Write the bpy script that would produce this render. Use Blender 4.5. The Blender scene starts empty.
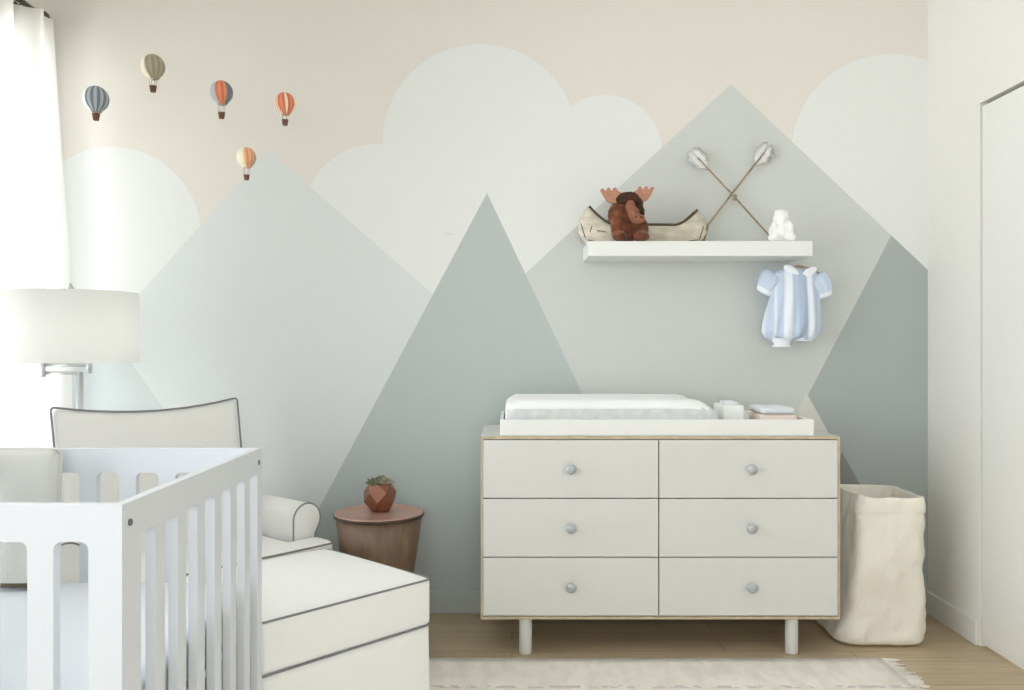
import bpy, bmesh, math, random
from mathutils import Vector, Matrix, noise
R = math.radians
PI = math.pi
random.seed(7)
scene = bpy.context.scene
C = scene.collection

# ------------------------------------------------------------ camera, world, exposure
F = 853.0
CAMZ = 1.13
cam_d = bpy.data.cameras.new('camera')
cam_d.sensor_width = 36.0
cam_d.lens = 36.0 * F / 1024.0
cam_d.clip_start = 0.02
cam = bpy.data.objects.new('camera', cam_d)
cam.location = (0, 0, CAMZ)
cam.rotation_euler = (R(90), 0, 0)
C.objects.link(cam)
scene.camera = cam

world = bpy.data.worlds.new('daylight')
scene.world = world
world.use_nodes = True
wn = world.node_tree.nodes
bgn = wn['Background']
bgn.inputs['Color'].default_value = (0.918, 0.955, 0.995, 1)
bgn.inputs['Strength'].default_value = 5.2

scene.view_settings.view_transform = 'Standard'
scene.view_settings.look = 'None'
scene.view_settings.gamma = 1.0
scene.view_settings.use_curve_mapping = False
scene.view_settings.exposure = 0.10
scene.cycles.max_bounces = 14
scene.cycles.diffuse_bounces = 8
scene.cycles.transparent_max_bounces = 16
scene.cycles.sample_clamp_indirect = 6.0
scene.cycles.use_denoising = True
scene.cycles.caustics_reflective = False
scene.cycles.caustics_refractive = False

def portal(name, loc, rot, sx, sy):
    d = bpy.data.lights.new(name, 'AREA'); d.shape = 'RECTANGLE'; d.size = sx; d.size_y = sy
    d.cycles.is_portal = True
    o = bpy.data.objects.new(name, d); o.location = loc; o.rotation_euler = rot; C.objects.link(o)
# room dimensions
XL, XR, YB, YR, H = -2.0, 1.755, 3.6, -1.3, 2.72
WY0, WY1, WZ0, WZ1 = -0.9, 3.56, 0.12, 2.42        # window in the left wall
BX0, BX1, BZ0, BZ1 = -1.2, 0.8, 0.9, 2.3         # unseen window added behind the camera for frontal fill light
portal('daylight_portal', (XL - 0.12, (WY0 + WY1) / 2, (WZ0 + WZ1) / 2), (0, R(-90), 0), WZ1 - WZ0, WY1 - WY0)
portal('daylight_portal', ((BX0 + BX1) / 2, YR - 0.12, (BZ0 + BZ1) / 2), (R(90), 0, PI), BX1 - BX0, BZ1 - BZ0)

def P(px, py, Y):
    return Vector(((px - 512) / F * Y, Y, CAMZ - (py - 345) / F * Y))

# ------------------------------------------------------------ materials
def s2l(c):
    c = c / 255.0
    return c / 12.92 if c <= 0.04045 else ((c + 0.055) / 1.055) ** 2.4
def rgb(r, g, b): return (s2l(r), s2l(g), s2l(b), 1)

def mat(name, col, rough=0.5, metal=0.0, noise_amt=0.0, noise_scale=20.0, bump=0.0, bump_scale=200.0,
        sheen=0.0, trans=0.0, stretch=None, spec=0.5, col2=None):
    m = bpy.data.materials.new(name); m.use_nodes = True
    nt = m.node_tree; b = nt.nodes['Principled BSDF']
    b.inputs['Base Color'].default_value = col
    b.inputs['Roughness'].default_value = rough
    b.inputs['Metallic'].default_value = metal
    b.inputs['Specular IOR Level'].default_value = spec
    if sheen: b.inputs['Sheen Weight'].default_value = sheen
    tc = nt.nodes.new('ShaderNodeTexCoord')
    mp = nt.nodes.new('ShaderNodeMapping')
    if stretch: mp.inputs['Scale'].default_value = stretch
    nt.links.new(tc.outputs['Object'], mp.inputs['Vector'])
    n = nt.nodes.new('ShaderNodeTexNoise'); n.inputs['Scale'].default_value = noise_scale
    n.inputs['Detail'].default_value = 4
    nt.links.new(mp.outputs['Vector'], n.inputs['Vector'])
    r = nt.nodes.new('ShaderNodeValToRGB')
    k = max(noise_amt, 0.01)
    c2 = col2 if col2 else tuple(min(1, c * (1 - k)) for c in col[:3]) + (1,)
    r.color_ramp.elements[0].color = c2; r.color_ramp.elements[0].position = 0.35
    r.color_ramp.elements[1].color = col; r.color_ramp.elements[1].position = 0.65
    nt.links.new(n.outputs['Fac'], r.inputs['Fac'])
    nt.links.new(r.outputs['Color'], b.inputs['Base Color'])
    if bump:
        n2 = nt.nodes.new('ShaderNodeTexNoise'); n2.inputs['Scale'].default_value = bump_scale
        n2.inputs['Detail'].default_value = 3
        nt.links.new(mp.outputs['Vector'], n2.inputs['Vector'])
        bp = nt.nodes.new('ShaderNodeBump'); bp.inputs['Strength'].default_value = bump
        bp.inputs['Distance'].default_value = 0.004
        nt.links.new(n2.outputs['Fac'], bp.inputs['Height'])
        nt.links.new(bp.outputs['Normal'], b.inputs['Normal'])
    if trans:
        t = nt.nodes.new('ShaderNodeBsdfTranslucent'); t.inputs['Color'].default_value = col
        mx = nt.nodes.new('ShaderNodeMixShader'); mx.inputs['Fac'].default_value = trans
        nt.links.new(b.outputs['BSDF'], mx.inputs[1]); nt.links.new(t.outputs['BSDF'], mx.inputs[2])
        nt.links.new(mx.outputs['Shader'], nt.nodes['Material Output'].inputs['Surface'])
    return m

M = {}
M['wall'] = mat('wall_paint', rgb(228, 227, 221), 0.85, bump=0.05, bump_scale=300)
M['ceiling'] = mat('ceiling_paint', rgb(240, 239, 235), 0.9)
M['trim'] = mat('trim_paint', rgb(226, 225, 220), 0.45)
M['door'] = mat('door_paint', rgb(228, 228, 223), 0.55)
M['groove'] = mat('door_gap_dark', rgb(120, 112, 98), 0.8)
M['crib'] = mat('white_lacquer', rgb(213, 217, 221), 0.38)
M['white_lac'] = mat('dresser_lacquer', rgb(212, 212, 208), 0.35)
M['ply'] = mat('birch_edge', rgb(196, 180, 150), 0.55, noise_amt=0.2, noise_scale=30)
M['slip'] = mat('slipcover_cotton', rgb(239, 239, 236), 0.9, bump=0.25, bump_scale=350, sheen=0.2)
M['piping'] = mat('grey_piping', rgb(132, 134, 136), 0.9, bump=0.2)
M['sheet'] = mat('white_cotton', rgb(220, 225, 229), 0.9, bump=0.2, bump_scale=120, sheen=0.2)
M['beige'] = mat('beige_linen', rgb(204, 204, 198), 0.95, bump=0.4, bump_scale=260)
M['brown_trim'] = mat('brown_trim', rgb(96, 82, 58), 0.8)
M['chrome'] = mat('brushed_nickel', rgb(205, 208, 208), 0.28, metal=0.9)
M['screw'] = mat('steel_screw', rgb(130, 134, 134), 0.35, metal=0.8)
M['knob'] = mat('knob_grey', rgb(178, 184, 185), 0.35, metal=0.3)
M['rod'] = mat('rod_dark', rgb(90, 84, 74), 0.4, metal=0.5)
M['shade'] = mat('shade_linen', rgb(252, 252, 250), 0.9, trans=0.5, bump=0.1, bump_scale=500)
M['canvas'] = mat('canvas_cream', rgb(236, 231, 220), 0.95, noise_amt=0.04, noise_scale=6, bump=0.5, bump_scale=90)
M['shelf'] = mat('shelf_white', rgb(229, 230, 227), 0.4)
M['copper'] = mat('copper', rgb(148, 102, 82), 0.3, metal=0.7, noise_amt=0.2, noise_scale=12)
M['copper_top'] = mat('copper_tray', rgb(212, 168, 150), 0.3, metal=0.35, noise_amt=0.12, noise_scale=10)
M['tblwood'] = mat('brown_wood', rgb(122, 98, 78), 0.5, noise_amt=0.3, noise_scale=8, stretch=(5, 5, 0.6), bump=0.15, bump_scale=60)
M['rim'] = mat('dark_rim', rgb(62, 46, 34), 0.4)
M['leaf'] = mat('succulent_green', rgb(104, 116, 84), 0.6, noise_amt=0.3, noise_scale=60)
M['leaf2'] = mat('succulent_grey', rgb(158, 154, 132), 0.6, noise_amt=0.3, noise_scale=60)
M['soil'] = mat('soil', rgb(60, 45, 34), 0.95, bump=0.6)
M['bark'] = mat('birch_bark', rgb(222, 214, 196), 0.8, noise_amt=0.28, noise_scale=16, bump=0.3, bump_scale=60, stretch=(1, 1, 3))
M['bark_rim'] = mat('gunwale_dark', rgb(78, 72, 54), 0.8, bump=0.4)
M['fur'] = mat('moose_fur', rgb(128, 70, 38), 0.95, col2=rgb(72, 36, 18), noise_scale=35, bump=1.0, bump_scale=160, sheen=0.3)
M['fur_dark'] = mat('moose_fur_dark', rgb(78, 46, 28), 0.95, col2=rgb(48, 28, 16), noise_scale=40, bump=1.0, bump_scale=160)
M['muzzle'] = mat('moose_muzzle', rgb(150, 98, 74), 0.9, noise_amt=0.25, noise_scale=50, bump=0.6, bump_scale=160)
M['antler'] = mat('felt_antler', rgb(186, 136, 110), 0.9, noise_amt=0.15, noise_scale=40, bump=0.5)
M['black'] = mat('black_bead', rgb(22, 20, 20), 0.2)
M['whitefig'] = mat('white_plush', rgb(245, 245, 243), 0.9, bump=0.7, bump_scale=120, sheen=0.3)
M['twig'] = mat('arrow_wood', rgb(168, 148, 120), 0.7, noise_amt=0.25, noise_scale=30)
M['feather'] = mat('white_feather', rgb(252, 252, 251), 0.9, trans=0.4)
M['blue'] = mat('pale_blue_cotton', rgb(202, 215, 234), 0.9, bump=0.2, bump_scale=250)
M['bluewhite'] = mat('white_stripe_cotton', rgb(236, 241, 247), 0.9, bump=0.2, bump_scale=250)
M['bluedark'] = mat('mid_blue_cotton', rgb(176, 192, 212), 0.9, bump=0.2, bump_scale=250)
M['hanger'] = mat('hanger_wood', rgb(176, 150, 124), 0.6)
M['b_white_lit'] = mat('balloon_white_lit', rgb(242, 242, 238), 0.6)
M['b_grey'] = mat('balloon_grey', rgb(112, 120, 126), 0.6)
M['b_lgrey'] = mat('balloon_pale_grey', rgb(168, 176, 180), 0.6)
M['b_taupe'] = mat('balloon_taupe', rgb(170, 160, 138), 0.6)
M['b_taupe2'] = mat('balloon_taupe_dark', rgb(150, 140, 118), 0.6)
M['b_cream'] = mat('balloon_cream', rgb(234, 222, 196), 0.6)
M['b_red'] = mat('balloon_coral', rgb(212, 108, 78), 0.6)
M['b_orange'] = mat('balloon_orange', rgb(218, 140, 96), 0.6)
M['b_peach'] = mat('balloon_peach', rgb(232, 178, 140), 0.6)
M['basket'] = mat('basket_brown', rgb(110, 74, 54), 0.8, bump=0.4)
M['thread'] = mat('nylon_thread', rgb(235, 235, 235), 0.4)
M['pad'] = mat('pad_terry', rgb(238, 240, 240), 0.95, bump=0.6, bump_scale=120)
M['pad_side'] = mat('pad_quilt', rgb(216, 220, 221), 0.95, noise_amt=0.12, noise_scale=40, bump=0.8, bump_scale=70)
M['sage'] = mat('sage_cloth', rgb(178, 188, 184), 0.9, bump=0.3)
M['peach'] = mat('peach_print', rgb(228, 212, 202), 0.7)
M['tissue'] = mat('white_packet', rgb(240, 241, 240), 0.5)

def romper_mat():
    m = mat('striped_romper_cotton', rgb(196, 212, 234), 0.9, bump=0.2, bump_scale=250)
    nt = m.node_tree; b = nt.nodes['Principled BSDF']
    tc = nt.nodes.new('ShaderNodeTexCoord'); sp = nt.nodes.new('ShaderNodeSeparateXYZ')
    nt.links.new(tc.outputs['Object'], sp.inputs[0])
    def mth(op, a, b_=None, c=None):
        k = nt.nodes.new('ShaderNodeMath'); k.operation = op
        for i, v in enumerate((a, b_, c)):
            if v is None: continue
            if isinstance(v, (int, float)): k.inputs[i].default_value = v
            else: nt.links.new(v, k.inputs[i])
        return k.outputs[0]
    # u widens downward with the pleats
    u = mth('DIVIDE', mth('SUBTRACT', sp.outputs['X'], 0.008), mth('MULTIPLY_ADD', sp.outputs['Z'], -0.55, 1.12))
    r = nt.nodes.new('ShaderNodeValToRGB'); r.color_ramp.interpolation = 'LINEAR'
    f = mth('MULTIPLY_ADD', u, 1 / 0.26, 0.5)
    nt.links.new(f, r.inputs['Fac'])
    blue, white, mid = rgb(198, 213, 233), rgb(234, 240, 247), rgb(176, 192, 214)
    seq = [(0.0, white), (0.05, blue), (0.13, blue), (0.16, white), (0.19, blue), (0.27, blue), (0.30, white), (0.40, white), (0.43, blue),
           (0.50, blue), (0.53, mid), (0.65, mid), (0.68, white), (0.74, white), (0.77, blue), (0.90, blue), (0.95, white)]
    el = r.color_ramp.elements
    el[0].position, el[0].color = seq[0]; el[1].position, el[1].color = seq[-1]
    for p, c in seq[1:-1]:
        e = el.new(p); e.color = c
    st = mth('MULTIPLY_ADD', mth('SINE', mth('MULTIPLY', u, 900.0)), 0.04, 0.96)
    mx = nt.nodes.new('ShaderNodeMix'); mx.data_type = 'RGBA'; mx.blend_type = 'MULTIPLY'; mx.inputs[0].default_value = 1
    cc = nt.nodes.new('ShaderNodeCombineColor')
    for i in range(3): nt.links.new(st, cc.inputs[i])
    nt.links.new(r.outputs['Color'], mx.inputs[6]); nt.links.new(cc.outputs[0], mx.inputs[7])
    nt.links.new(mx.outputs[2], b.inputs['Base Color'])
    return m
M['romper'] = romper_mat()
# sheer curtain
def curtain_mat():
    m = bpy.data.materials.new('sheer_curtain'); m.use_nodes = True
    nt = m.node_tree; b = nt.nodes['Principled BSDF']
    b.inputs['Base Color'].default_value = rgb(246, 245, 238); b.inputs['Roughness'].default_value = 0.95
    t = nt.nodes.new('ShaderNodeBsdfTranslucent'); t.inputs['Color'].default_value = rgb(250, 249, 244)
    tr = nt.nodes.new('ShaderNodeBsdfTransparent')
    w = nt.nodes.new('ShaderNodeTexNoise'); w.inputs['Scale'].default_value = 300
    bp = nt.nodes.new('ShaderNodeBump'); bp.inputs['Strength'].default_value = 0.1
    nt.links.new(w.outputs['Fac'], bp.inputs['Height']); nt.links.new(bp.outputs['Normal'], b.inputs['Normal'])
    m1 = nt.nodes.new('ShaderNodeMixShader'); m1.inputs['Fac'].default_value = 0.6
    m2 = nt.nodes.new('ShaderNodeMixShader'); m2.inputs['Fac'].default_value = 0.18
    nt.links.new(b.outputs['BSDF'], m1.inputs[1]); nt.links.new(t.outputs['BSDF'], m1.inputs[2])
    nt.links.new(m1.outputs['Shader'], m2.inputs[1]); nt.links.new(tr.outputs['BSDF'], m2.inputs[2])
    nt.links.new(m2.outputs['Shader'], nt.nodes['Material Output'].inputs['Surface'])
    return m
M['curtain'] = curtain_mat()

def glass_mat():
    m = bpy.data.materials.new('window_glass'); m.use_nodes = True
    nt = m.node_tree; nt.nodes.remove(nt.nodes['Principled BSDF'])
    tr = nt.nodes.new('ShaderNodeBsdfTransparent'); g = nt.nodes.new('ShaderNodeBsdfGlossy')
    g.inputs['Roughness'].default_value = 0.02
    f = nt.nodes.new('ShaderNodeFresnel'); f.inputs['IOR'].default_value = 1.3
    mx = nt.nodes.new('ShaderNodeMixShader')
    nt.links.new(f.outputs['Fac'], mx.inputs['Fac'])
    nt.links.new(tr.outputs['BSDF'], mx.inputs[1]); nt.links.new(g.outputs['BSDF'], mx.inputs[2])
    nt.links.new(mx.outputs['Shader'], nt.nodes['Material Output'].inputs['Surface'])
    return m
M['glass'] = glass_mat()

# painted mountain mural: flat paint shapes in the wall's own plane (x, z)
def mural_mat():
    m = bpy.data.materials.new('mountain_mural'); m.use_nodes = True
    nt = m.node_tree; b = nt.nodes['Principled BSDF']; b.inputs['Roughness'].default_value = 0.85
    tc = nt.nodes.new('ShaderNodeTexCoord'); sp = nt.nodes.new('ShaderNodeSeparateXYZ')
    nt.links.new(tc.outputs['Object'], sp.inputs[0])
    X, Z = sp.outputs['X'], sp.outputs['Z']
    def mth(op, a, b_=None, c=None):
        n = nt.nodes.new('ShaderNodeMath'); n.operation = op
        for i, v in enumerate((a, b_, c)):
            if v is None: continue
            if isinstance(v, (int, float)): n.inputs[i].default_value = v
            else: nt.links.new(v, n.inputs[i])
        return n.outputs[0]
    def W(p): v = P(p[0], p[1], YB); return v.x, v.z
    def half(p, q):            # 1 on the left side of p->q (world x,z)
        (x0, z0), (x1, z1) = W(p), W(q)
        a, c = -(z1 - z0), (x1 - x0)
        d = -(a * x0 + c * z0)
        L = math.hypot(a, c)
        v = mth('MULTIPLY_ADD', X, a / L, mth('MULTIPLY_ADD', Z, c / L, d / L))
        v = mth('MULTIPLY_ADD', v, 700.0, 0.5)
        n = nt.nodes.new('ShaderNodeClamp'); nt.links.new(v, n.inputs[0]); return n.outputs[0]
    def tri(apex, left, right):
        return mth('MULTIPLY', half(left, apex) if False else half(apex, left), half(right, apex))
    def circ(c, r):
        x, z = W(c); rr = r / F * YB
        dx = mth('SUBTRACT', X, x); dz = mth('SUBTRACT', Z, z)
        d = mth('SQRT', mth('ADD', mth('MULTIPLY', dx, dx), mth('MULTIPLY', dz, dz)))
        v = mth('MULTIPLY_ADD', mth('SUBTRACT', rr, d), 500.0, 0.5)
        n = nt.nodes.new('ShaderNodeClamp'); nt.links.new(v, n.inputs[0]); return n.outputs[0]
    cur = nt.nodes.new('ShaderNodeRGB'); cur.outputs[0].default_value = rgb(*MUR['sky']); cur = cur.outputs[0]
    def over(fac, col):
        nonlocal cur
        mx = nt.nodes.new('ShaderNodeMix'); mx.data_type = 'RGBA'
        nt.links.new(fac, mx.inputs[0]); nt.links.new(cur, mx.inputs[6])
        mx.inputs[7].default_value = rgb(*col); cur = mx.outputs[2]
    def mx_(a, b_): return mth('MAXIMUM', a, b_)
    cloud = circ((480, 141), 97)
    for c, r in (((376, 216), 72), ((545, 232), 75), ((605, 152), 57), ((892, 155), 101), ((112, 236), 89)):
        cloud = mx_(cloud, circ(c, r))
    cloud = mx_(cloud, half((1000, 235), (0, 235)) if False else half((0, 235), (-1, 235)))
    over(cloud, MUR['cloud'])
    m3 = tri((731, 84), (528, 271), (929, 271))
    over(m3, MUR['m3'])
    m4 = mth('MULTIPLY', m3, half((808, 393), (891, 236)) if False else half((891, 236), (808, 395)))
    m4b = mth('MULTIPLY', m3, mth('SUBTRACT', 1.0, half((808, 395), (891, 236))))
    over(m4b, MUR['m4'])
    over(mth('MULTIPLY', tri((268, 150), (148, 284), (426, 288)), half((487, 100), (487, 600)) if False else half((487, 600), (487, 100))), MUR['m1'])
    over(tri((105, 325), (40, 420), (165, 411)), MUR['m0'])
    over(tri((806, 392), (786, 438), (831, 437)), MUR['m5'])
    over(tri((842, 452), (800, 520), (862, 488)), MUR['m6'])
    over(tri((487, 193), (318, 510), (582, 393)), MUR['m2'])
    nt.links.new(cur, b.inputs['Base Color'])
    n2 = nt.nodes.new('ShaderNodeTexNoise'); n2.inputs['Scale'].default_value = 260
    nt.links.new(tc.outputs['Object'], n2.inputs['Vector'])
    bp = nt.nodes.new('ShaderNodeBump'); bp.inputs['Strength'].default_value = 0.05; bp.inputs['Distance'].default_value = 0.002
    nt.links.new(n2.outputs['Fac'], bp.inputs['Height']); nt.links.new(bp.outputs['Normal'], b.inputs['Normal'])
    return m
MUR = dict(sky=(223, 218, 210), cloud=(226, 228, 225), m0=(201, 208, 208), m1=(214, 219, 218),
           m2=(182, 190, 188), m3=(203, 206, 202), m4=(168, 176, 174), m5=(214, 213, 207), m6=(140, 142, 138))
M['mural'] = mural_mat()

def floor_mat():
    m = bpy.data.materials.new('oak_planks'); m.use_nodes = True
    nt = m.node_tree; b = nt.nodes['Principled BSDF']; b.inputs['Roughness'].default_value = 0.42
    tc = nt.nodes.new('ShaderNodeTexCoord')
    br = nt.nodes.new('ShaderNodeTexBrick'); br.offset = 0.37
    br.inputs['Color1'].default_value = rgb(202, 184, 154); br.inputs['Color2'].default_value = rgb(184, 164, 134)
    br.inputs['Mortar'].default_value = rgb(122, 102, 80)
    br.inputs['Scale'].default_value = 1.0; br.inputs['Mortar Size'].default_value = 0.0012
    br.inputs['Brick Width'].default_value = 1.25; br.inputs['Row Height'].default_value = 0.105
    nt.links.new(tc.outputs['Object'], br.inputs['Vector'])
    mp = nt.nodes.new('ShaderNodeMapping'); mp.inputs['Scale'].default_value = (1.2, 22, 1)
    nt.links.new(tc.outputs['Object'], mp.inputs['Vector'])
    n = nt.nodes.new('ShaderNodeTexNoise'); n.inputs['Scale'].default_value = 3.0; n.inputs['Detail'].default_value = 6
    nt.links.new(mp.outputs['Vector'], n.inputs['Vector'])
    mx = nt.nodes.new('ShaderNodeMix'); mx.data_type = 'RGBA'; mx.blend_type = 'MULTIPLY'; mx.inputs[0].default_value = 0.55
    r = nt.nodes.new('ShaderNodeValToRGB'); r.color_ramp.elements[0].position = 0.3; r.color_ramp.elements[1].position = 0.7
    r.color_ramp.elements[0].color = (0.62, 0.6, 0.56, 1); r.color_ramp.elements[1].color = (1, 1, 1, 1)
    nt.links.new(n.outputs['Fac'], r.inputs['Fac'])
    nt.links.new(br.outputs['Color'], mx.inputs[6]); nt.links.new(r.outputs['Color'], mx.inputs[7])
    nt.links.new(mx.outputs[2], b.inputs['Base Color'])
    return m
M['floor'] = floor_mat()

def rug_mat():
    m = bpy.data.materials.new('woven_rug'); m.use_nodes = True
    nt = m.node_tree; b = nt.nodes['Principled BSDF']; b.inputs['Roughness'].default_value = 0.97
    tc = nt.nodes.new('ShaderNodeTexCoord')
    mp = nt.nodes.new('ShaderNodeMapping'); mp.inputs['Scale'].default_value = (5, 2, 1)
    nt.links.new(tc.outputs['Object'], mp.inputs['Vector'])
    n = nt.nodes.new('ShaderNodeTexNoise'); n.inputs['Scale'].default_value = 4; n.inputs['Detail'].default_value = 6
    nt.links.new(mp.outputs['Vector'], n.inputs['Vector'])
    r = nt.nodes.new('ShaderNodeValToRGB')
    r.color_ramp.elements[0].position = 0.36; r.color_ramp.elements[0].color = rgb(228, 223, 214)
    r.color_ramp.elements[1].position = 0.6; r.color_ramp.elements[1].color = rgb(240, 235, 227)
    nt.links.new(n.outputs['Fac'], r.inputs['Fac'])
    # row of small grey woven marks parallel to the back edge
    sp = nt.nodes.new('ShaderNodeSeparateXYZ'); nt.links.new(tc.outputs['Object'], sp.inputs[0])
    def mth(op, a, b_=None):
        k = nt.nodes.new('ShaderNodeMath'); k.operation = op
        for i, v in enumerate((a, b_)):
            if v is None: continue
            if isinstance(v, (int, float)): k.inputs[i].default_value = v
            else: nt.links.new(v, k.inputs[i])
        return k.outputs[0]
    band = mth('LESS_THAN', mth('ABSOLUTE', mth('SUBTRACT', sp.outputs['Y'], 2.80)), 0.012)
    n3 = nt.nodes.new('ShaderNodeTexNoise'); n3.inputs['Scale'].default_value = 38
    nt.links.new(tc.outputs['Object'], n3.inputs['Vector'])
    dash = mth('MULTIPLY', band, mth('GREATER_THAN', n3.outputs['Fac'], 0.5))
    mx = nt.nodes.new('ShaderNodeMix'); mx.data_type = 'RGBA'
    nt.links.new(dash, mx.inputs[0]); nt.links.new(r.outputs['Color'], mx.inputs[6])
    mx.inputs[7].default_value = rgb(206, 204, 199)
    nt.links.new(mx.outputs[2], b.inputs['Base Color'])
    w = nt.nodes.new('ShaderNodeTexWave'); w.inputs['Scale'].default_value = 60; w.inputs['Distortion'].default_value = 3
    nt.links.new(tc.outputs['Object'], w.inputs['Vector'])
    bp = nt.nodes.new('ShaderNodeBump'); bp.inputs['Strength'].default_value = 0.4; bp.inputs['Distance'].default_value = 0.003
    nt.links.new(w.outputs['Fac'], bp.inputs['Height']); nt.links.new(bp.outputs['Normal'], b.inputs['Normal'])
    return m
M['rug'] = rug_mat()

# ------------------------------------------------------------ builders
def obj(name, bm, m, parent=None, smooth=False, bevel=0.0, seg=2, bang=40):
    me = bpy.data.meshes.new(name)
    bmesh.ops.recalc_face_normals(bm, faces=bm.faces)
    bm.to_mesh(me); bm.free()
    for mm in (m if isinstance(m, (list, tuple)) else [m]): me.materials.append(mm)
    if smooth:
        for p in me.polygons: p.use_smooth = True
    o = bpy.data.objects.new(name, me); C.objects.link(o)
    if parent: o.parent = parent
    if bevel:
        bv = o.modifiers.new('bevel', 'BEVEL'); bv.width = bevel; bv.segments = seg
        bv.limit_method = 'ANGLE'; bv.angle_limit = R(bang)
    return o
def thing(name, label, cat, loc=(0, 0, 0), rotz=0, group=None):
    o = bpy.data.objects.new(name, None); C.objects.link(o)
    o.empty_display_size = 0.05
    o.location = loc; o.rotation_euler = (0, 0, rotz); o['label'] = label; o['category'] = cat
    if group: o['group'] = group
    return o
def tag(o, label, cat, group=None, kind=None):
    o['label'] = label; o['category'] = cat
    if group: o['group'] = group
    if kind: o['kind'] = kind
    return o
def struct(name, bm, m, parent=None, **k):
    o = obj(name, bm, m, parent, **k)
    if parent is None: o['kind'] = 'structure'
    return o
def B(): return bmesh.new()
def box(bm, x0, x1, y0, y1, z0, z1, mi=0):
    vs = [bm.verts.new((x, y, z)) for x in (x0, x1) for y in (y0, y1) for z in (z0, z1)]
    for f in ((0, 1, 3, 2), (4, 6, 7, 5), (0, 4, 5, 1), (2, 3, 7, 6), (0, 2, 6, 4), (1, 5, 7, 3)):
        fc = bm.faces.new([vs[i] for i in f]); fc.material_index = mi
    return bm
def prism(bm, pts, axis, a, b, mi=0):
    """extrude a closed 2D polygon along an axis; pts are the two other coordinates in order"""
    def mk(p, t):
        if axis == 'y': return (p[0], t, p[1])
        if axis == 'x': return (t, p[0], p[1])
        return (p[0], p[1], t)
    v0 = [bm.verts.new(mk(p, a)) for p in pts]; v1 = [bm.verts.new(mk(p, b)) for p in pts]
    f0 = bm.faces.new(v0); f1 = bm.faces.new(v1[::-1])
    n = len(pts); fs = [f0, f1]
    for i in range(n):
        fs.append(bm.faces.new((v0[i], v0[(i + 1) % n], v1[(i + 1) % n], v1[i])))
    for f in fs: f.material_index = mi
    f0.normal_update(); f1.normal_update()
    bmesh.ops.triangulate(bm, faces=[f0, f1])
    return bm
def tube(bm, pts, r, n=8, closed=False, mi=0, r_end=None):
    pts = [Vector(p) for p in pts]; N = len(pts); rings = []
    up = None
    for i, p in enumerate(pts):
        if closed: t = pts[(i + 1) % N] - pts[i - 1]
        else: t = pts[min(i + 1, N - 1)] - pts[max(i - 1, 0)]
        t.normalize()
        if up is None:
            up = Vector((0, 0, 1)) if abs(t.z) < 0.9 else Vector((1, 0, 0))
        u = (up - t * up.dot(t))
        if u.length < 1e-5: u = t.orthogonal()
        u.normalize(); v = t.cross(u); up = u
        rr = r if r_end is None else r + (r_end - r) * i / (N - 1)
        rings.append([bm.verts.new(p + rr * (math.cos(2 * PI * k / n) * u + math.sin(2 * PI * k / n) * v)) for k in range(n)])
    for i in range(N if closed else N - 1):
        a, b = rings[i], rings[(i + 1) % N]
        for k in range(n):
            f = bm.faces.new((a[k], a[(k + 1) % n], b[(k + 1) % n], b[k])); f.material_index = mi; f.smooth = True
    if not closed:
        bm.faces.new(rings[0][::-1]).material_index = mi; bm.faces.new(rings[-1]).material_index = mi
    return bm
def lathe(bm, prof, n=32, c=(0, 0, 0), mi=0, mifn=None, sx=1, sy=1):
    """prof: list of (r, z)"""
    rings = []
    for r, z in prof:
        if r < 1e-6: rings.append([bm.verts.new((c[0], c[1], c[2] + z))])
        else: rings.append([bm.verts.new((c[0] + sx * r * math.cos(2 * PI * k / n), c[1] + sy * r * math.sin(2 * PI * k / n), c[2] + z)) for k in range(n)])
    for i in range(len(rings) - 1):
        a, b = rings[i], rings[i + 1]
        for k in range(n):
            k2 = (k + 1) % n
            if len(a) == 1 and len(b) == 1: continue
            if len(a) == 1: vs = (a[0], b[k2], b[k])
            elif len(b) == 1: vs = (a[k], a[k2], b[0])
            else: vs = (a[k], a[k2], b[k2], b[k])
            f = bm.faces.new(vs); f.material_index = mifn(k, i) if mifn else mi
    return bm
def cyl(bm, c, r, z0, z1, n=24, r2=None, mi=0):
    r2 = r if r2 is None else r2
    return lathe(bm, [(0, z0), (r, z0), (r2, z1), (0, z1)], n, (c[0], c[1], 0), mi)
def ell(bm, c, r, n=16, m=10, rot=None, mi=0):
    mt = Matrix.Translation(c) @ (rot.to_4x4() if rot else Matrix.Identity(4)) @ Matrix.Diagonal((r[0], r[1], r[2], 1))
    g = bmesh.ops.create_uvsphere(bm, u_segments=n, v_segments=m, radius=1, matrix=mt)
    for v in g['verts']:
        for f in v.link_faces: f.material_index = mi; f.smooth = True
    return bm
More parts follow.
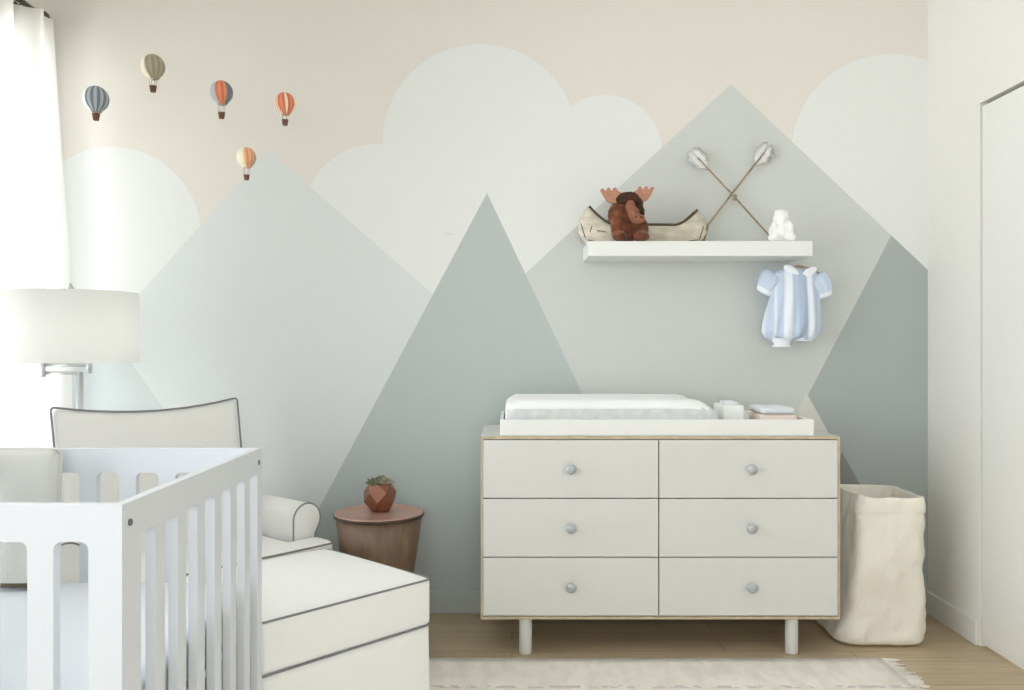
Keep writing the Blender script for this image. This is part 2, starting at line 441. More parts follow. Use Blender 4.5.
def cushion(sx, sy, sz, r, puff=(0, 0, 0), n=14, deform=None, corner=None):
    """soft box of half sizes, rounded by r, each face pair puffed outward"""
    bm = B()
    bmesh.ops.create_cube(bm, size=2)
    bmesh.ops.subdivide_edges(bm, edges=bm.edges[:], cuts=n, use_grid_fill=True)
    s = Vector((sx, sy, sz))
    for v in bm.verts:
        q = Vector([math.sin(max(-1, min(1, c)) * PI / 2) * 0.6 + c * 0.4 for c in v.co])
        p = Vector([q[i] * s[i] for i in range(3)])
        inner = Vector([max(-(s[i] - r), min(s[i] - r, p[i])) for i in range(3)])
        d = p - inner
        if d.length > 1e-7: p = inner + d / d.length * r
        u = Vector([p[i] / s[i] for i in range(3)])
        if puff[0]: p.x += math.copysign(puff[0], u.x) * abs(u.x) ** 3 * max(0, 1 - u.y ** 2) * max(0, 1 - u.z ** 2)
        if puff[1]: p.y += math.copysign(puff[1], u.y) * abs(u.y) ** 3 * max(0, 1 - u.x ** 2) * max(0, 1 - u.z ** 2)
        if puff[2]: p.z += math.copysign(puff[2], u.z) * abs(u.z) ** 3 * max(0, 1 - u.x ** 2) * max(0, 1 - u.y ** 2)
        v.co = deform(p) if deform else p
    return bm
def rrect(hx, hy, r, n=5):
    pts = []
    for cx, cy, a0 in ((hx - r, hy - r, 0), (-hx + r, hy - r, 90), (-hx + r, -hy + r, 180), (hx - r, -hy + r, 270)):
        for k in range(n + 1):
            a = R(a0 + 90 * k / n); pts.append((cx + r * math.cos(a), cy + r * math.sin(a)))
    return pts
def densify(pts, n=4):
    out = []
    for i in range(len(pts)):
        a, b = Vector(pts[i]), Vector(pts[(i + 1) % len(pts)])
        k = n if (b - a).length > 0.06 else 1
        for j in range(k): out.append(a + (b - a) * j / k)
    return out
def remesh(o, vox, smooth=6, disp=None):
    md = o.modifiers.new('remesh', 'REMESH'); md.mode = 'VOXEL'; md.voxel_size = vox; md.use_smooth_shade = True
    sm = o.modifiers.new('smooth', 'SMOOTH'); sm.factor = 0.6; sm.iterations = smooth
    if disp:
        t = bpy.data.textures.new('fuzz', 'CLOUDS'); t.noise_scale = disp[1]
        dm = o.modifiers.new('displace', 'DISPLACE'); dm.texture = t; dm.strength = disp[0]; dm.mid_level = 0.5
    return o

# ------------------------------------------------------------ room shell
struct('floor', box(B(), XL - 0.15, XR + 0.15, YR - 0.15, YB + 0.15, -0.1, 0), M['floor'])
struct('ceiling', box(B(), XL - 0.15, XR + 0.15, YR - 0.15, YB + 0.15, H, H + 0.1), M['ceiling'])
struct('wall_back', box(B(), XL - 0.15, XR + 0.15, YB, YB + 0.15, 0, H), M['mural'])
# right wall with a door opening
DY1, DY0, DZ = 3.20, 2.30, 2.037
bm = B()
box(bm, XR, XR + 0.15, DY1, YB, 0, H); box(bm, XR, XR + 0.15, YR - 0.15, DY0, 0, H); box(bm, XR, XR + 0.15, DY0, DY1, DZ, H)
struct('wall_right', bm, M['wall'])
bm = B()
box(bm, XL - 0.15, XL, YR - 0.15, WY0, 0, H); box(bm, XL - 0.15, XL, WY1, YB, 0, H)
box(bm, XL - 0.15, XL, WY0, WY1, 0, WZ0); box(bm, XL - 0.15, XL, WY0, WY1, WZ1, H)
struct('wall_left', bm, M['wall'])
bm = B()
box(bm, XL, BX0, YR - 0.15, YR, 0, H); box(bm, BX1, XR, YR - 0.15, YR, 0, H)
box(bm, BX0, BX1, YR - 0.15, YR, 0, BZ0); box(bm, BX0, BX1, YR - 0.15, YR, BZ1, H)
struct('wall_rear', bm, M['wall'])
# door: flush slab slightly recessed with a dark shadow gap
door = struct('door_1', box(B(), XR + 0.006, XR + 0.05, DY0 + 0.004, DY1 - 0.006, 0.012, DZ - 0.014), M['door'])
struct('door_jamb', box(box(box(B(), XR + 0.03, XR + 0.149, DY1 - 0.008, DY1, 0, DZ), XR + 0.03, XR + 0.149, DY0, DY0 + 0.003, 0, DZ),
                        XR + 0.03, XR + 0.149, DY0, DY1, DZ - 0.013, DZ - 0.001), M['groove'], door)
# baseboards
struct('baseboard_back', box(B(), XL, XR, YB - 0.014, YB, 0, 0.096), M['mural'], bevel=0.004)
struct('baseboard_right', box(B(), XR - 0.014, XR, DY1 + 0.004, YB - 0.014, 0, 0.096), M['trim'], bevel=0.004)
struct('baseboard_left', box(B(), XL, XL + 0.014, YR, WY0 - 0.05, 0, 0.096), M['trim'], bevel=0.004)
# windows
def window(name, axis, a0, a1, z0, z1, pos, nb):
    bm = B(); t = 0.05
    def bx(a, b, c, d, k=0.03):
        if axis == 'y': box(bm, pos - k, pos + k, a, b, c, d)
        else: box(bm, a, b, pos - k, pos + k, c, d)
    bx(a0, a0 + t, z0, z1); bx(a1 - t, a1, z0, z1); bx(a0, a1, z0, z0 + t); bx(a0, a1, z1 - t, z1)
    for i in range(1, nb):
        c = a0 + (a1 - a0) * i / nb; bx(c - 0.02, c + 0.02, z0 + t, z1 - t, 0.025)
    w = struct(name, bm, M['trim'])
    g = B()
    if axis == 'y': box(g, pos - 0.003, pos + 0.003, a0 + t, a1 - t, z0 + t, z1 - t)
    else: box(g, a0 + t, a1 - t, pos - 0.003, pos + 0.003, z0 + t, z1 - t)
    struct('window_pane', g, M['glass'], w)
window('window_1', 'y', WY0, WY1, WZ0, WZ1, XL - 0.07, 3)
window('fill_window', 'x', BX0, BX1, BZ0, BZ1, YR - 0.07, 2)  # added out of view, sized to balance fill against the left window

# ------------------------------------------------------------ curtain and rod
RODX = -1.925
rod = thing('curtain_rod', 'dark metal curtain rod with a round end knob, above the white curtain', 'curtain rod', (RODX, 3.49, 2.478))
obj('rod', tube(B(), [(0, -3.4, 0), (0, -0.005, 0)], 0.011, 12), M['rod'], rod)
obj('finial', ell(B(), (0, 0.012, 0), (0.024, 0.03, 0.024), 16, 10), M['rod'], rod, smooth=True)
for yy in (-0.07, -3.3):
    bm = B(); tube(bm, [(0, yy, 0.0), (-0.073, yy, 0)], 0.007, 8); box(bm, -0.074, -0.069, yy - 0.015, yy + 0.015, -0.03, 0.03)
    obj('bracket', bm, M['rod'], rod)
def curtain(name, y0, y1, nf, label, amp=0.030):
    root = thing(name, label, 'curtain', (RODX, y1, 0), 0, None)
    bm = B(); NU, NV = nf * 12, 26
    zt, zb = 2.462, 0.03
    rows = []
    for j in range(NV + 1):
        v = j / NV; z = zt + (zb - zt) * v
        row = []
        for i in range(NU + 1):
            u = i / NU
            ph = u * nf * 2 * PI
            a = amp * (0.85 + 0.25 * math.sin(v * 3 + u * 9))
            x = a * math.sin(ph + 0.4 * math.sin(2.2 * v + u * 5)) + 0.008 * math.sin(ph * 2.3 + v * 4)
            y = (y0 - y1) * (1 - u) + 0.012 * math.cos(ph * 1.0 + v)
            w = max(0, 1 - (1 - u) * 7)            # the leading edge flares out lower down
            x += w * (0.070 + 0.055 * min(1, v * 2.5)); y += w * 0.02
            row.append(bm.verts.new((x - 0.005, y, z)))
        rows.append(row)
    for j in range(NV):
        for i in range(NU):
            bm.faces.new((rows[j][i], rows[j][i + 1], rows[j + 1][i + 1], rows[j + 1][i]))
    p = obj('panel', bm, M['curtain'], root, smooth=True)
    bm = B()
    for k in range(nf + 1):
        yy = (y0 - y1) * (k / nf)
        pts = [(0.017 * math.cos(t * PI / 6), yy, 2.478 + 0.017 * math.sin(t * PI / 6)) for t in range(12)]
        tube(bm, pts, 0.002, 6, closed=True)
    obj('ring', bm, M['rod'], root)['kind'] = 'stuff'
    return root
curtain('sheer_curtain', 2.35, 3.46, 9, 'white sheer full-length curtain hanging by the window at the left edge')

# ------------------------------------------------------------ rug
RX0, RX1, RY0, RY1 = -1.5, 1.325, 0.9, 3.06
rug = thing('area_rug', 'cream woven rug with a fringed end on the wood floor before the dresser', 'rug', (0, 0, 0))
bm = B(); NX, NY = 60, 40; top = []
for j in range(NY + 1):
    row = []
    for i in range(NX + 1):
        x = RX0 + (RX1 - RX0) * i / NX; y = RY0 + (RY1 - RY0) * j / NY
        e = 0.006 * noise.noise(Vector((x * 3, y * 3, 1)))
        if i == NX: x += e * 1.5
        if j == NY: y += e
        row.append(bm.verts.new((x, y, 0.008 + 0.0012 * noise.noise(Vector((x * 9, y * 9, 0))))))
    top.append(row)
for j in range(NY):
    for i in range(NX): bm.faces.new((top[j][i], top[j][i + 1], top[j + 1][i + 1], top[j + 1][i]))
ed = [e for e in bm.edges if e.is_boundary]
g = bmesh.ops.extrude_edge_only(bm, edges=ed)
for v in g['geom']:
    if isinstance(v, bmesh.types.BMVert): v.co.z = 0.0005
obj('woven_panel', bm, M['rug'], rug, smooth=True)
bm = B(); y = RY0 + 0.01
while y < RY1:
    a = random.uniform(-0.012, 0.012); L = random.uniform(0.035, 0.06)
    tube(bm, [(RX1 - 0.005, y, 0.007), (RX1 + L * .5, y + a * .5, 0.006), (RX1 + L, y + a, 0.004)], 0.0032, 5)
    y += 0.014
obj('fringe', bm, M['rug'], rug)['kind'] = 'stuff'

# ------------------------------------------------------------ dresser
DX0, DX1, DY, DD = -0.1135, 1.192, 3.10, 0.46
dz0, dz1 = 0.133, 0.798
dr = thing('dresser', 'wide white six-drawer dresser with thin birch edges, against the mural wall', 'dresser', ((DX0 + DX1) / 2, DY, 0))
hw = (DX1 - DX0) / 2; th = 0.010; dv = -0.006
bm = B()
box(bm, -hw, hw, 0.003, DD, dz1 - th, dz1); box(bm, -hw, hw, 0.003, DD, dz0, dz0 + th)
box(bm, -hw, -hw + th, 0.003, DD, dz0 + th, dz1 - th); box(bm, hw - th, hw, 0.003, DD, dz0 + th, dz1 - th)
box(bm, -hw + th, hw - th, DD - 0.01, DD, dz0 + th, dz1 - th); box(bm, -0.007, 0.007, 0.02, DD - 0.01, dz0 + th, dz1 - th)
obj('cabinet_body', bm, M['white_lac'], dr)
bm = B()
box(bm, -hw, hw, -0.001, 0.003, dz1 - th, dz1); box(bm, -hw, hw, -0.001, 0.003, dz0, dz0 + th)
box(bm, -hw, -hw + th * .75, -0.001, 0.003, dz0 + th, dz1 - th); box(bm, hw - th * .75, hw, -0.001, 0.003, dz0 + th, dz1 - th)
obj('edge_banding', bm, M['ply'], dr)['label'] = 'pale birch plywood edge'
zlo, zhi = dz0 + th + 0.002, dz1 - th - 0.001
rh = (zhi - zlo) / 3
for r_ in range(3):
    for s in (0, 1):
        xa = -hw + th * .75 + 0.002 if s == 0 else dv + 0.002
        xb = dv - 0.002 if s == 0 else hw - th * .75 - 0.002
        z0 = zlo + rh * r_ + 0.002; z1 = zlo + rh * (r_ + 1) - 0.002
        bm = B(); box(bm, xa, xb, -0.003, 0.017, z0, z1)
        box(bm, xa + 0.03, xb - 0.03, 0.017, 0.40, z0 + 0.015, z1 - 0.03)
        d = obj('drawer', bm, M['white_lac'], dr, bevel=0.0015)
        kx = P(571 if s == 0 else 751, 0, DY).x - (DX0 + DX1) / 2; kz = (z0 + z1) / 2 
        k = lathe(B(), [(0, 0.0), (0.009, 0.0), (0.008, 0.012), (0.016, 0.014), (0.0185, 0.018), (0.0175, 0.021), (0, 0.0225)], 24)
        bmesh.ops.transform(k, matrix=Matrix.Translation((kx, -0.003, kz)) @ Matrix.Rotation(R(90), 4, 'X'), verts=k.verts)
        obj('knob', k, M['knob'], d, smooth=True)['label'] = 'round grey metal knob'
cx = (DX0 + DX1) / 2
for yy in (0.035, DD - 0.026):
    for px in (525.5, 791.5):
        lx = P(px, 0, DY + 0.035).x - cx
        obj('leg', cyl(B(), (lx, yy), 0.0235, 0.0, dz0, 24), M['white_lac'], dr, smooth=False, bevel=0.002)

# changing tray + pad
tx0, tx1 = P(500, 0, 3.115).x, P(814.5, 0, 3.115).x
tr = thing('changing_tray', 'long low white changing tray sitting on top of the dresser', 'tray', ((tx0 + tx1) / 2, 3.115, dz1))
tw = (tx1 - tx0) / 2
bm = B()
box(bm, -tw, tw, 0, 0.014, 0, 0.060); box(bm, -tw, tw, 0.406, 0.42, 0, 0.060)
box(bm, -tw, -tw + 0.014, 0.014, 0.406, 0, 0.060); box(bm, tw - 0.014, tw, 0.014, 0.406, 0, 0.060)
box(bm, -tw + 0.014, tw - 0.014, 0.014, 0.406, 0, 0.01)
box(bm, 0.244, 0.256, 0.014, 0.406, 0.01, 0.052)
obj('tray_body', bm, M['shelf'], tr, bevel=0.004)
pad = thing('changing_pad', 'white contoured changing pad lying in the left of the tray on the dresser', 'changing pad', ((tx0 + tx1) / 2, 3.325, dz1 + 0.0105))
pl, pr = -tw + 0.018, 0.236
def paddef(p):
    # raise long sides, sloping foot end to the right
    u = (p.x) / ((pr - pl) / 2)
    k = 1.0
    if u > 0.80: k = 1 - 0.36 * min(1, (u - 0.80) / 0.18)
    if u < -0.93: k = 0.93
    z = (p.z + 0.061) * k
    if p.z > 0: z -= 0.035 * k * max(0, 1 - (p.y / 0.15) ** 2)
    return Vector((p.x + (pl + pr) / 2, p.y, z))
bm = cushion((pr - pl) / 2, 0.184, 0.061, 0.035, (0, 0, 0.004), 20, paddef)
for f in bm.faces:
    c = f.calc_center_median()
    f.material_index = 1 if (abs(c.y) > 0.17 and c.z < 0.085 and abs(f.normal.z) < 0.6) else 0
obj('pad_cover', bm, [M['pad'], M['pad_side']], pad, smooth=True)
for i in range(2):
    yy = (-0.188, 0.188)[i]
    bm = B(); tube(bm, [(pl + 0.05 + (pr - pl - 0.1) * t / 12, yy * 0.975, 0.088 * (1 if t < 11 else 0.8)) for t in range(10)], 0.002, 6)
    obj('seam', bm, M['pad'], pad, smooth=True)

# little things at the right end of the tray
zt = dz1 + 0.0105
def packet(name, label, cat, x0, x1, y0, y1, h, m, m2=None, lid=None):
    t = thing(name, label, cat, ((x0 + x1) / 2, (y0 + y1) / 2, zt))
    obj('body', cushion((x1 - x0) / 2, (y1 - y0) / 2, h / 2, min(0.007, h / 2.2), (0, 0, 0.002), 8, lambda p: p + Vector((0, 0, h / 2))), m, t, smooth=True)
    if lid: obj('lid', cushion(lid[0], lid[1], 0.006, 0.005, (0, 0, 0), 6, lambda p: p + Vector((0, 0, h + 0.006))), lid[2], t, smooth=True)
    return t
def px2x(px, Y): return P(px, 0, Y).x
packet('wipes_packet', 'white wipes packet with a flat lid beside the foot of the changing pad', 'wipes packet', px2x(718, 3.3), px2x(739, 3.3), 3.22, 3.38, 0.094, M['tissue'], lid=(0.025, 0.045, M['sheet']))
t = thing('cloth_roll', 'small rolled sage-grey cloth between the wipes packet and the diapers', 'cloth', (px2x(744.5, 3.24), 3.24, zt))
bm = lathe(B(), [(0, 0), (0.017, 0), (0.021, 0.004), (0.021, 0.14), (0.017, 0.144), (0, 0.144)], 20)
bmesh.ops.transform(bm, matrix=Matrix.Translation((0, -0.07, 0.021)) @ Matrix.Rotation(R(-90), 4, 'X'), verts=bm.verts)
obj('rolled_cloth', bm, M['sage'], t, smooth=True)
for k, lab in enumerate(('peach folded cloth under the white one at the right end of the changing tray', 'white folded cloth on top of the peach one in the changing tray')):
    h = 0.061
    x0, x1 = px2x(754 + k, 3.27), px2x(791 - 3 * k, 3.27)
    o = thing('folded_cloth', lab, 'folded cloth', ((x0 + x1) / 2, 3.27, zt + k * (h + 0.0015)), R((0, 2)[k]), 'folded cloths in the tray')
    hc = h if k == 0 else 0.026
    obj('cloth', cushion((x1 - x0) / 2, 0.08, hc / 2, 0.0125, (0, 0, 0.0), 8, lambda p: p + Vector((0, 0, hc / 2))), (M['peach'], M['sheet'])[k], o, smooth=True)

# ------------------------------------------------------------ hamper
hm = thing('laundry_hamper', 'tall cream canvas laundry bag standing between dresser and right wall', 'laundry hamper', (1.417, 3.335, 0))
def ring(z, x0, x1, y0, y1, r, nz, seed, N=72):
    hx, hy = (x1 - x0) / 2, (y1 - y0) / 2; cx_, cy_ = (x0 + x1) / 2, (y0 + y1) / 2
    out = []
    base = rrect(hx, hy, r, 6)
    # resample
    per = [0]
    for i in range(len(base)): per.append(per[-1] + (Vector(base[i]) - Vector(base[(i + 1) % len(base)])).length)
    for k in range(N):
        s = per[-1] * k / N; i = max(j for j in range(len(base)) if per[j] <= s + 1e-9)
        t_ = (s - per[i]) / max(1e-9, per[i + 1] - per[i])
        p = Vector(base[i]).lerp(Vector(base[(i + 1) % len(base)]), t_)
        d = p.normalized()
        w = noise.noise(Vector((p.x * 9, p.y * 9, z * 9 + seed))) * nz + noise.noise(Vector((p.x * 30, p.y * 30, z * 14 + seed))) * nz * .6 + noise.noise(Vector((p.x * 14, p.y * 14, z * 40 + seed))) * nz * (.9 if z < .15 else .35)
        p = p + d * w
        out.append((p.x + cx_, p.y + cy_, z))
    return out
bm = B(); lv = []
secs = [(0.0, -0.175, 0.135, -0.13, 0.15, 0.07), (0.008, -0.192, 0.150, -0.15, 0.16, 0.07), (0.03, -0.195, 0.152, -0.155, 0.165, 0.07), (0.07, -0.178, 0.146, -0.155, 0.16, 0.055),
        (0.12, -0.16, 0.142, -0.15, 0.155, 0.04), (0.2, -0.145, 0.14, -0.15, 0.15, 0.035), (0.3, -0.135, 0.138, -0.155, 0.15, 0.035), (0.4, -0.125, 0.136, -0.155, 0.15, 0.035),
        (0.48, -0.12, 0.134, -0.155, 0.15, 0.035), (0.497, -0.118, 0.133, -0.152, 0.148, 0.035), (0.503, -0.122, 0.137, -0.157, 0.152, 0.035), (0.543, -0.118, 0.134, -0.155, 0.15, 0.035), (0.560, -0.115, 0.132, -0.152, 0.148, 0.035),
        (0.561, -0.108, 0.125, -0.145, 0.141, 0.03), (0.54, -0.108, 0.125, -0.145, 0.141, 0.03), (0.4, -0.11, 0.125, -0.14, 0.138, 0.03), (0.05, -0.11, 0.125, -0.14, 0.138, 0.03)]
fine = []
for a_, b_ in zip(secs, secs[1:]):
    n_ = max(1, int(abs(b_[0] - a_[0]) / 0.018))
    for q_ in range(n_): fine.append(tuple(a_[i] + (b_[i] - a_[i]) * q_ / n_ for i in range(6)))
fine.append(secs[-1])
for z, x0, x1, y0, y1, r in fine:
    pts = ring(z, x0, x1, y0, y1, r, 0.015 if z < 0.55 and z > 0.01 else 0.006, 3)
    if z > 0.54: pts = [(p[0], p[1], p[2] + 0.007 * noise.noise(Vector((p[0] * 12, p[1] * 12, 5))) + (0.006 if p[0] < -0.09 else 0)) for p in pts]
    lv.append([bm.verts.new(p) for p in pts])
for a, b in zip(lv, lv[1:]):
    for k in range(72): bm.faces.new((a[k], a[(k + 1) % 72], b[(k + 1) % 72], b[k]))
bm.faces.new(lv[0]); bm.faces.new(lv[-1])
o = obj('canvas_bag', bm, M['canvas'], hm, smooth=True)
ss = o.modifiers.new('sub', 'SUBSURF'); ss.levels = 1; ss.render_levels = 1
for zz, nm in ():
    pts = ring(zz, -0.124, 0.139, -0.159, 0.154, 0.035, 0.015, 3)
    obj(nm, tube(B(), pts, 0.0022, 5, closed=True), M['canvas'], hm, smooth=True)

# ------------------------------------------------------------ wall shelf
SY0, SY1 = 3.36, 3.6
sx0, sx1 = P(588, 0, SY0).x, P(813, 0, SY0).x
SZ = 1.54
sh = obj('wall_shelf', box(B(), sx0, sx1, SY0, SY1 - 0.001, SZ - 0.060, SZ), M['shelf'], bevel=0.004)
tag(sh, 'thick white floating shelf mounted on the mural wall above the dresser', 'shelf')

# canoe
cn = thing('toy_canoe', 'small birch-bark model canoe with dark gunwales lying on the floating shelf', 'model canoe', (0.535, 3.505, SZ))
L = 0.262
def csec(u):
    a = abs(u)
    w = 0.052 * max(0.0, 1 - a ** 2.6) ** 0.75 + 0.0015
    sheer = 0.078 + (0.0 if a < 0.45 else 0.078 * ((min(a, 0.84) - 0.45) / 0.39) ** 1.6)
    if a > 0.84: sheer -= 0.075 * ((a - 0.84) / 0.16) ** 2
    keel = 0.0 if a < 0.8 else 0.055 * ((a - 0.8) / 0.2) ** 2
    if u > 0: sheer -= 0.02 * max(0, (a - 0.45) / 0.55)
    return w, sheer, keel
bm = B(); NS = 44; NC = 14; sec = []
for i in range(NS + 1):
    u = -1 + 2 * i / NS; w, s, k = csec(u)
    row = []
    for j in range(NC + 1):
        t_ = PI * j / NC
        x = w * math.cos(t_); zz = k + (s - k) * (1 - math.sin(t_) ** 0.55 if False else 1 - math.sin(t_) ** 0.8)
        row.append(bm.verts.new((u * L, math.copysign(abs(x), math.cos(t_)), zz)))
    sec.append(row)
for i in range(NS):
    for j in range(NC): bm.faces.new((sec[i][j], sec[i + 1][j], sec[i + 1][j + 1], sec[i][j + 1]))
hull = obj('hull', bm, M['bark'], cn, smooth=True)
so = hull.modifiers.new('thick', 'SOLIDIFY'); so.thickness = 0.003; so.offset = 1
for sgn in (1, -1):
    pts = []
    for i in range(29):
        u = -0.84 + 1.68 * i / 28; w, s, k = csec(u)
        pts.append((u * L, sgn * (w + 0.002), s - 0.001))
    obj('gunwale', tube(B(), pts, 0.0052, 8), M['bark_rim'], cn, smooth=True)
for uu in (-0.35, 0.35):
    w, s, k = csec(uu)
    obj('thwart', box(B(), uu * L - 0.006, uu * L + 0.006, -w, w, s - 0.008, s - 0.003), M['bark_rim'], cn)
for u0, z0, u1, z1 in ((-0.97, 0.09, -0.9, 0.03), (-0.86, 0.02, -0.74, 0.012), (-0.72, 0.055, -0.58, 0.048), (-0.8, 0.075, -0.83, 0.05), (0.95, 0.075, 0.88, 0.02), (0.86, 0.02, 0.7, 0.014)):
    pts = []
    for k in range(6):
        u = u0 + (u1 - u0) * k / 5; zz = z0 + (z1 - z0) * k / 5; w, s, kk = csec(u)
        q = 1 - min(1, max(0, (zz - kk) / max(0.01, s - kk))); sn = q ** (1 / 0.8)
        pts.append((u * L, -w * math.sqrt(max(0, 1 - sn * sn)) - 0.004, zz))
    obj('stitching', tube(B(), pts, 0.0018, 5), M['bark_rim'], cn, smooth=True)

# moose plush
ms = thing('moose_toy', 'brown plush moose with tan felt antlers sitting before the canoe', 'stuffed toy', (0.463, 3.414, SZ))
bm = B()
ell(bm, (-0.004, 0.0, 0.062), (0.053, 0.030, 0.064)); ell(bm, (-0.036, -0.018, 0.055), (0.026, 0.024, 0.055))
ell(bm, (-0.030, -0.035, 0.020), (0.027, 0.026, 0.020)); ell(bm, (0.045, -0.032, 0.020), (0.028, 0.026, 0.021))
ell(bm, (0.048, -0.012, 0.05), (0.024, 0.022, 0.045)); ell(bm, (-0.006, -0.008, 0.125), (0.048, 0.03, 0.05))
ell(bm, (-0.053, -0.006, 0.115), (0.017, 0.014, 0.040), rot=Matrix.Rotation(R(12), 3, 'Y'))
remesh(obj('body', bm, M['fur'], ms, smooth=True), 0.004, 5, (0.006, 0.008))
bm = B()
ell(bm, (-0.004, -0.016, 0.166), (0.044, 0.031, 0.028), rot=Matrix.Rotation(R(-10), 3, 'Y'))
ell(bm, (0.020, -0.014, 0.150), (0.034, 0.028, 0.030)); ell(bm, (0.038, -0.016, 0.115), (0.020, 0.022, 0.030))
remesh(obj('crown_fur', bm, M['fur_dark'], ms, smooth=True), 0.004, 5, (0.006, 0.008))
bm = B()
ell(bm, (0.004, -0.046, 0.132), (0.018, 0.022, 0.026)); ell(bm, (0.014, -0.056, 0.105), (0.021, 0.024, 0.026))
ell(bm, (0.027, -0.062, 0.083), (0.027, 0.024, 0.020))
remesh(obj('muzzle', bm, M['muzzle'], ms, smooth=True), 0.0035, 5, (0.003, 0.008))
ey = obj('eye', ell(B(), (-0.012, -0.049, 0.148), (0.0045, 0.0045, 0.0045), 10, 8), M['black'], ms)
ey2 = obj('eye', ell(B(), (0.024, -0.046, 0.146), (0.0045, 0.0045, 0.0045), 10, 8), M['black'], ms)
for nx in (0.018, 0.036): obj('nostril', ell(B(), (nx, -0.084, 0.087), (0.003, 0.003, 0.0035), 8, 6), M['black'], ms)
def antler(sgn, off, tilt):
    pts = [(-0.012, 0.0), (0.006, -0.016), (0.032, -0.018), (0.050, -0.008), (0.060, 0.010), (0.070, 0.034), (0.061, 0.038), (0.053, 0.028), (0.048, 0.027),
           (0.045, 0.037), (0.036, 0.038), (0.033, 0.027), (0.027, 0.026), (0.022, 0.036), (0.013, 0.035), (0.010, 0.024), (-0.006, 0.014)]
    bm = prism(B(), pts, 'y', -0.007, 0.007)
    bmesh.ops.transform(bm, matrix=Matrix.Translation(off) @ Matrix.Rotation(R(tilt), 4, 'Y') @ Matrix.Diagonal((sgn * 0.98, 1.6, 1.12, 1)), verts=bm.verts)
    o = obj('antler', bm, M['antler'], ms)
    remesh(o, 0.0022, 4)
antler(1, (0.020, -0.014, 0.176), 4); antler(-1, (-0.026, -0.014, 0.172), -6)

ms.scale = (1.14, 1.0, 1.03)
# white seated figure
wf = thing('bear_figurine', 'small white fluffy seated bear at the right end of the shelf', 'figurine', (P(780, 0, 3.44).x, 3.44, SZ))
bm = B()
ell(bm, (0, 0, 0.040), (0.046, 0.035, 0.041)); ell(bm, (0.004, -0.002, 0.086), (0.031, 0.029, 0.034))
ell(bm, (-0.012, 0.0, 0.110), (0.010, 0.009, 0.009)); ell(bm, (0.022, 0.0, 0.110), (0.010, 0.009, 0.009))
ell(bm, (-0.032, -0.022, 0.017), (0.024, 0.022, 0.017)); ell(bm, (0.034, -0.022, 0.017), (0.024, 0.022, 0.017))
ell(bm, (-0.030, -0.018, 0.050), (0.014, 0.016, 0.026)); ell(bm, (0.034, -0.018, 0.050), (0.014, 0.016, 0.026))
ell(bm, (0.004, -0.028, 0.080), (0.014, 0.012, 0.011))
remesh(obj('body', bm, M['whitefig'], wf, smooth=True), 0.0035, 3, (0.006, 0.009))

wf.scale = (1.0, 1.0, 1.14)
# crossed arrows leaning on the wall above the shelf
def arrow(pts, label, sgn_, nxt):
    base = P(*pts[-1])
    t = thing('feathered_arrow', label, 'decorative arrow', base, 0, 'crossed arrows')
    a = [P(*p) - base for p in pts]
    obj('shaft', tube(B(), a, 0.0042, 8), M['twig'], t, smooth=True)
    d = (a[0] - a[-1]).normalized()
    top = a[0]
    bm = B()
    for k in range(4):
        ang = R((0, 180, 40, 140)[k])
        perp = Vector((0, 1, 0)); side = d.cross(perp).normalized()
        o1 = (side * math.cos(ang) + perp * math.sin(ang) * .6)
        n_ = 9
        c0, c1 = [], []
        for i in range(n_ + 1):
            s = i / n_
            c = top - d * (0.062 - 0.090 * s)
            wd = 0.036 * (math.sin(PI * min(1, s * 0.9 + 0.08)) ** 0.5) * (1 + 0.45 * noise.noise(Vector((s * 7, k * 3.1, sgn_ * 5))))
            c0.append(c + o1 * 0.002); c1.append(c + o1 * (wd + 0.002) + d * 0.020)
        nn = o1.cross(d).normalized() * 0.0025
        for sg in (1, -1):
            pass
        va = [bm.verts.new(p - nn) for p in c0]; vb = [bm.verts.new(p) for p in c1]; vc = [bm.verts.new(p + nn) for p in c0]
        for i in range(n_):
            bm.faces.new((va[i], va[i + 1], vb[i + 1], vb[i])); bm.faces.new((vc[i], vb[i], vb[i + 1], vc[i + 1]))
            bm.faces.new((va[i], vc[i], vc[i + 1], va[i + 1]))
        bm.faces.new((va[0], vb[0], vc[0])); bm.faces.new((va[-1], vc[-1], vb[-1]))
    obj('fletching', bm, M['feather'], t, smooth=True)
    hd = lathe(B(), [(0, 0), (0.007, 0.022), (0.004, 0.03), (0, 0.031)], 8)
    obj('arrow_tip', hd, M['twig'], t)
    bd = B(); c = a[0].lerp(a[-1], 0.47)
    tube(bd, [c - d * 0.006, c + d * 0.006], 0.0068, 8)
    obj('binding', bd, M['twig'], t)
arrow([(698, 158, 3.55), (731, 193, 3.558), (768, 234, 3.565), (776, 245, 3.565)], 'crossed arrow whose white feathers point up to the left, tip behind the white figurine', 1, 0)
arrow([(764, 153, 3.572), (731, 195, 3.578), (708, 225, 3.580), (703, 245, 3.582)], 'crossed arrow whose white feathers point up to the right, tip beside the canoe', -1, 0)

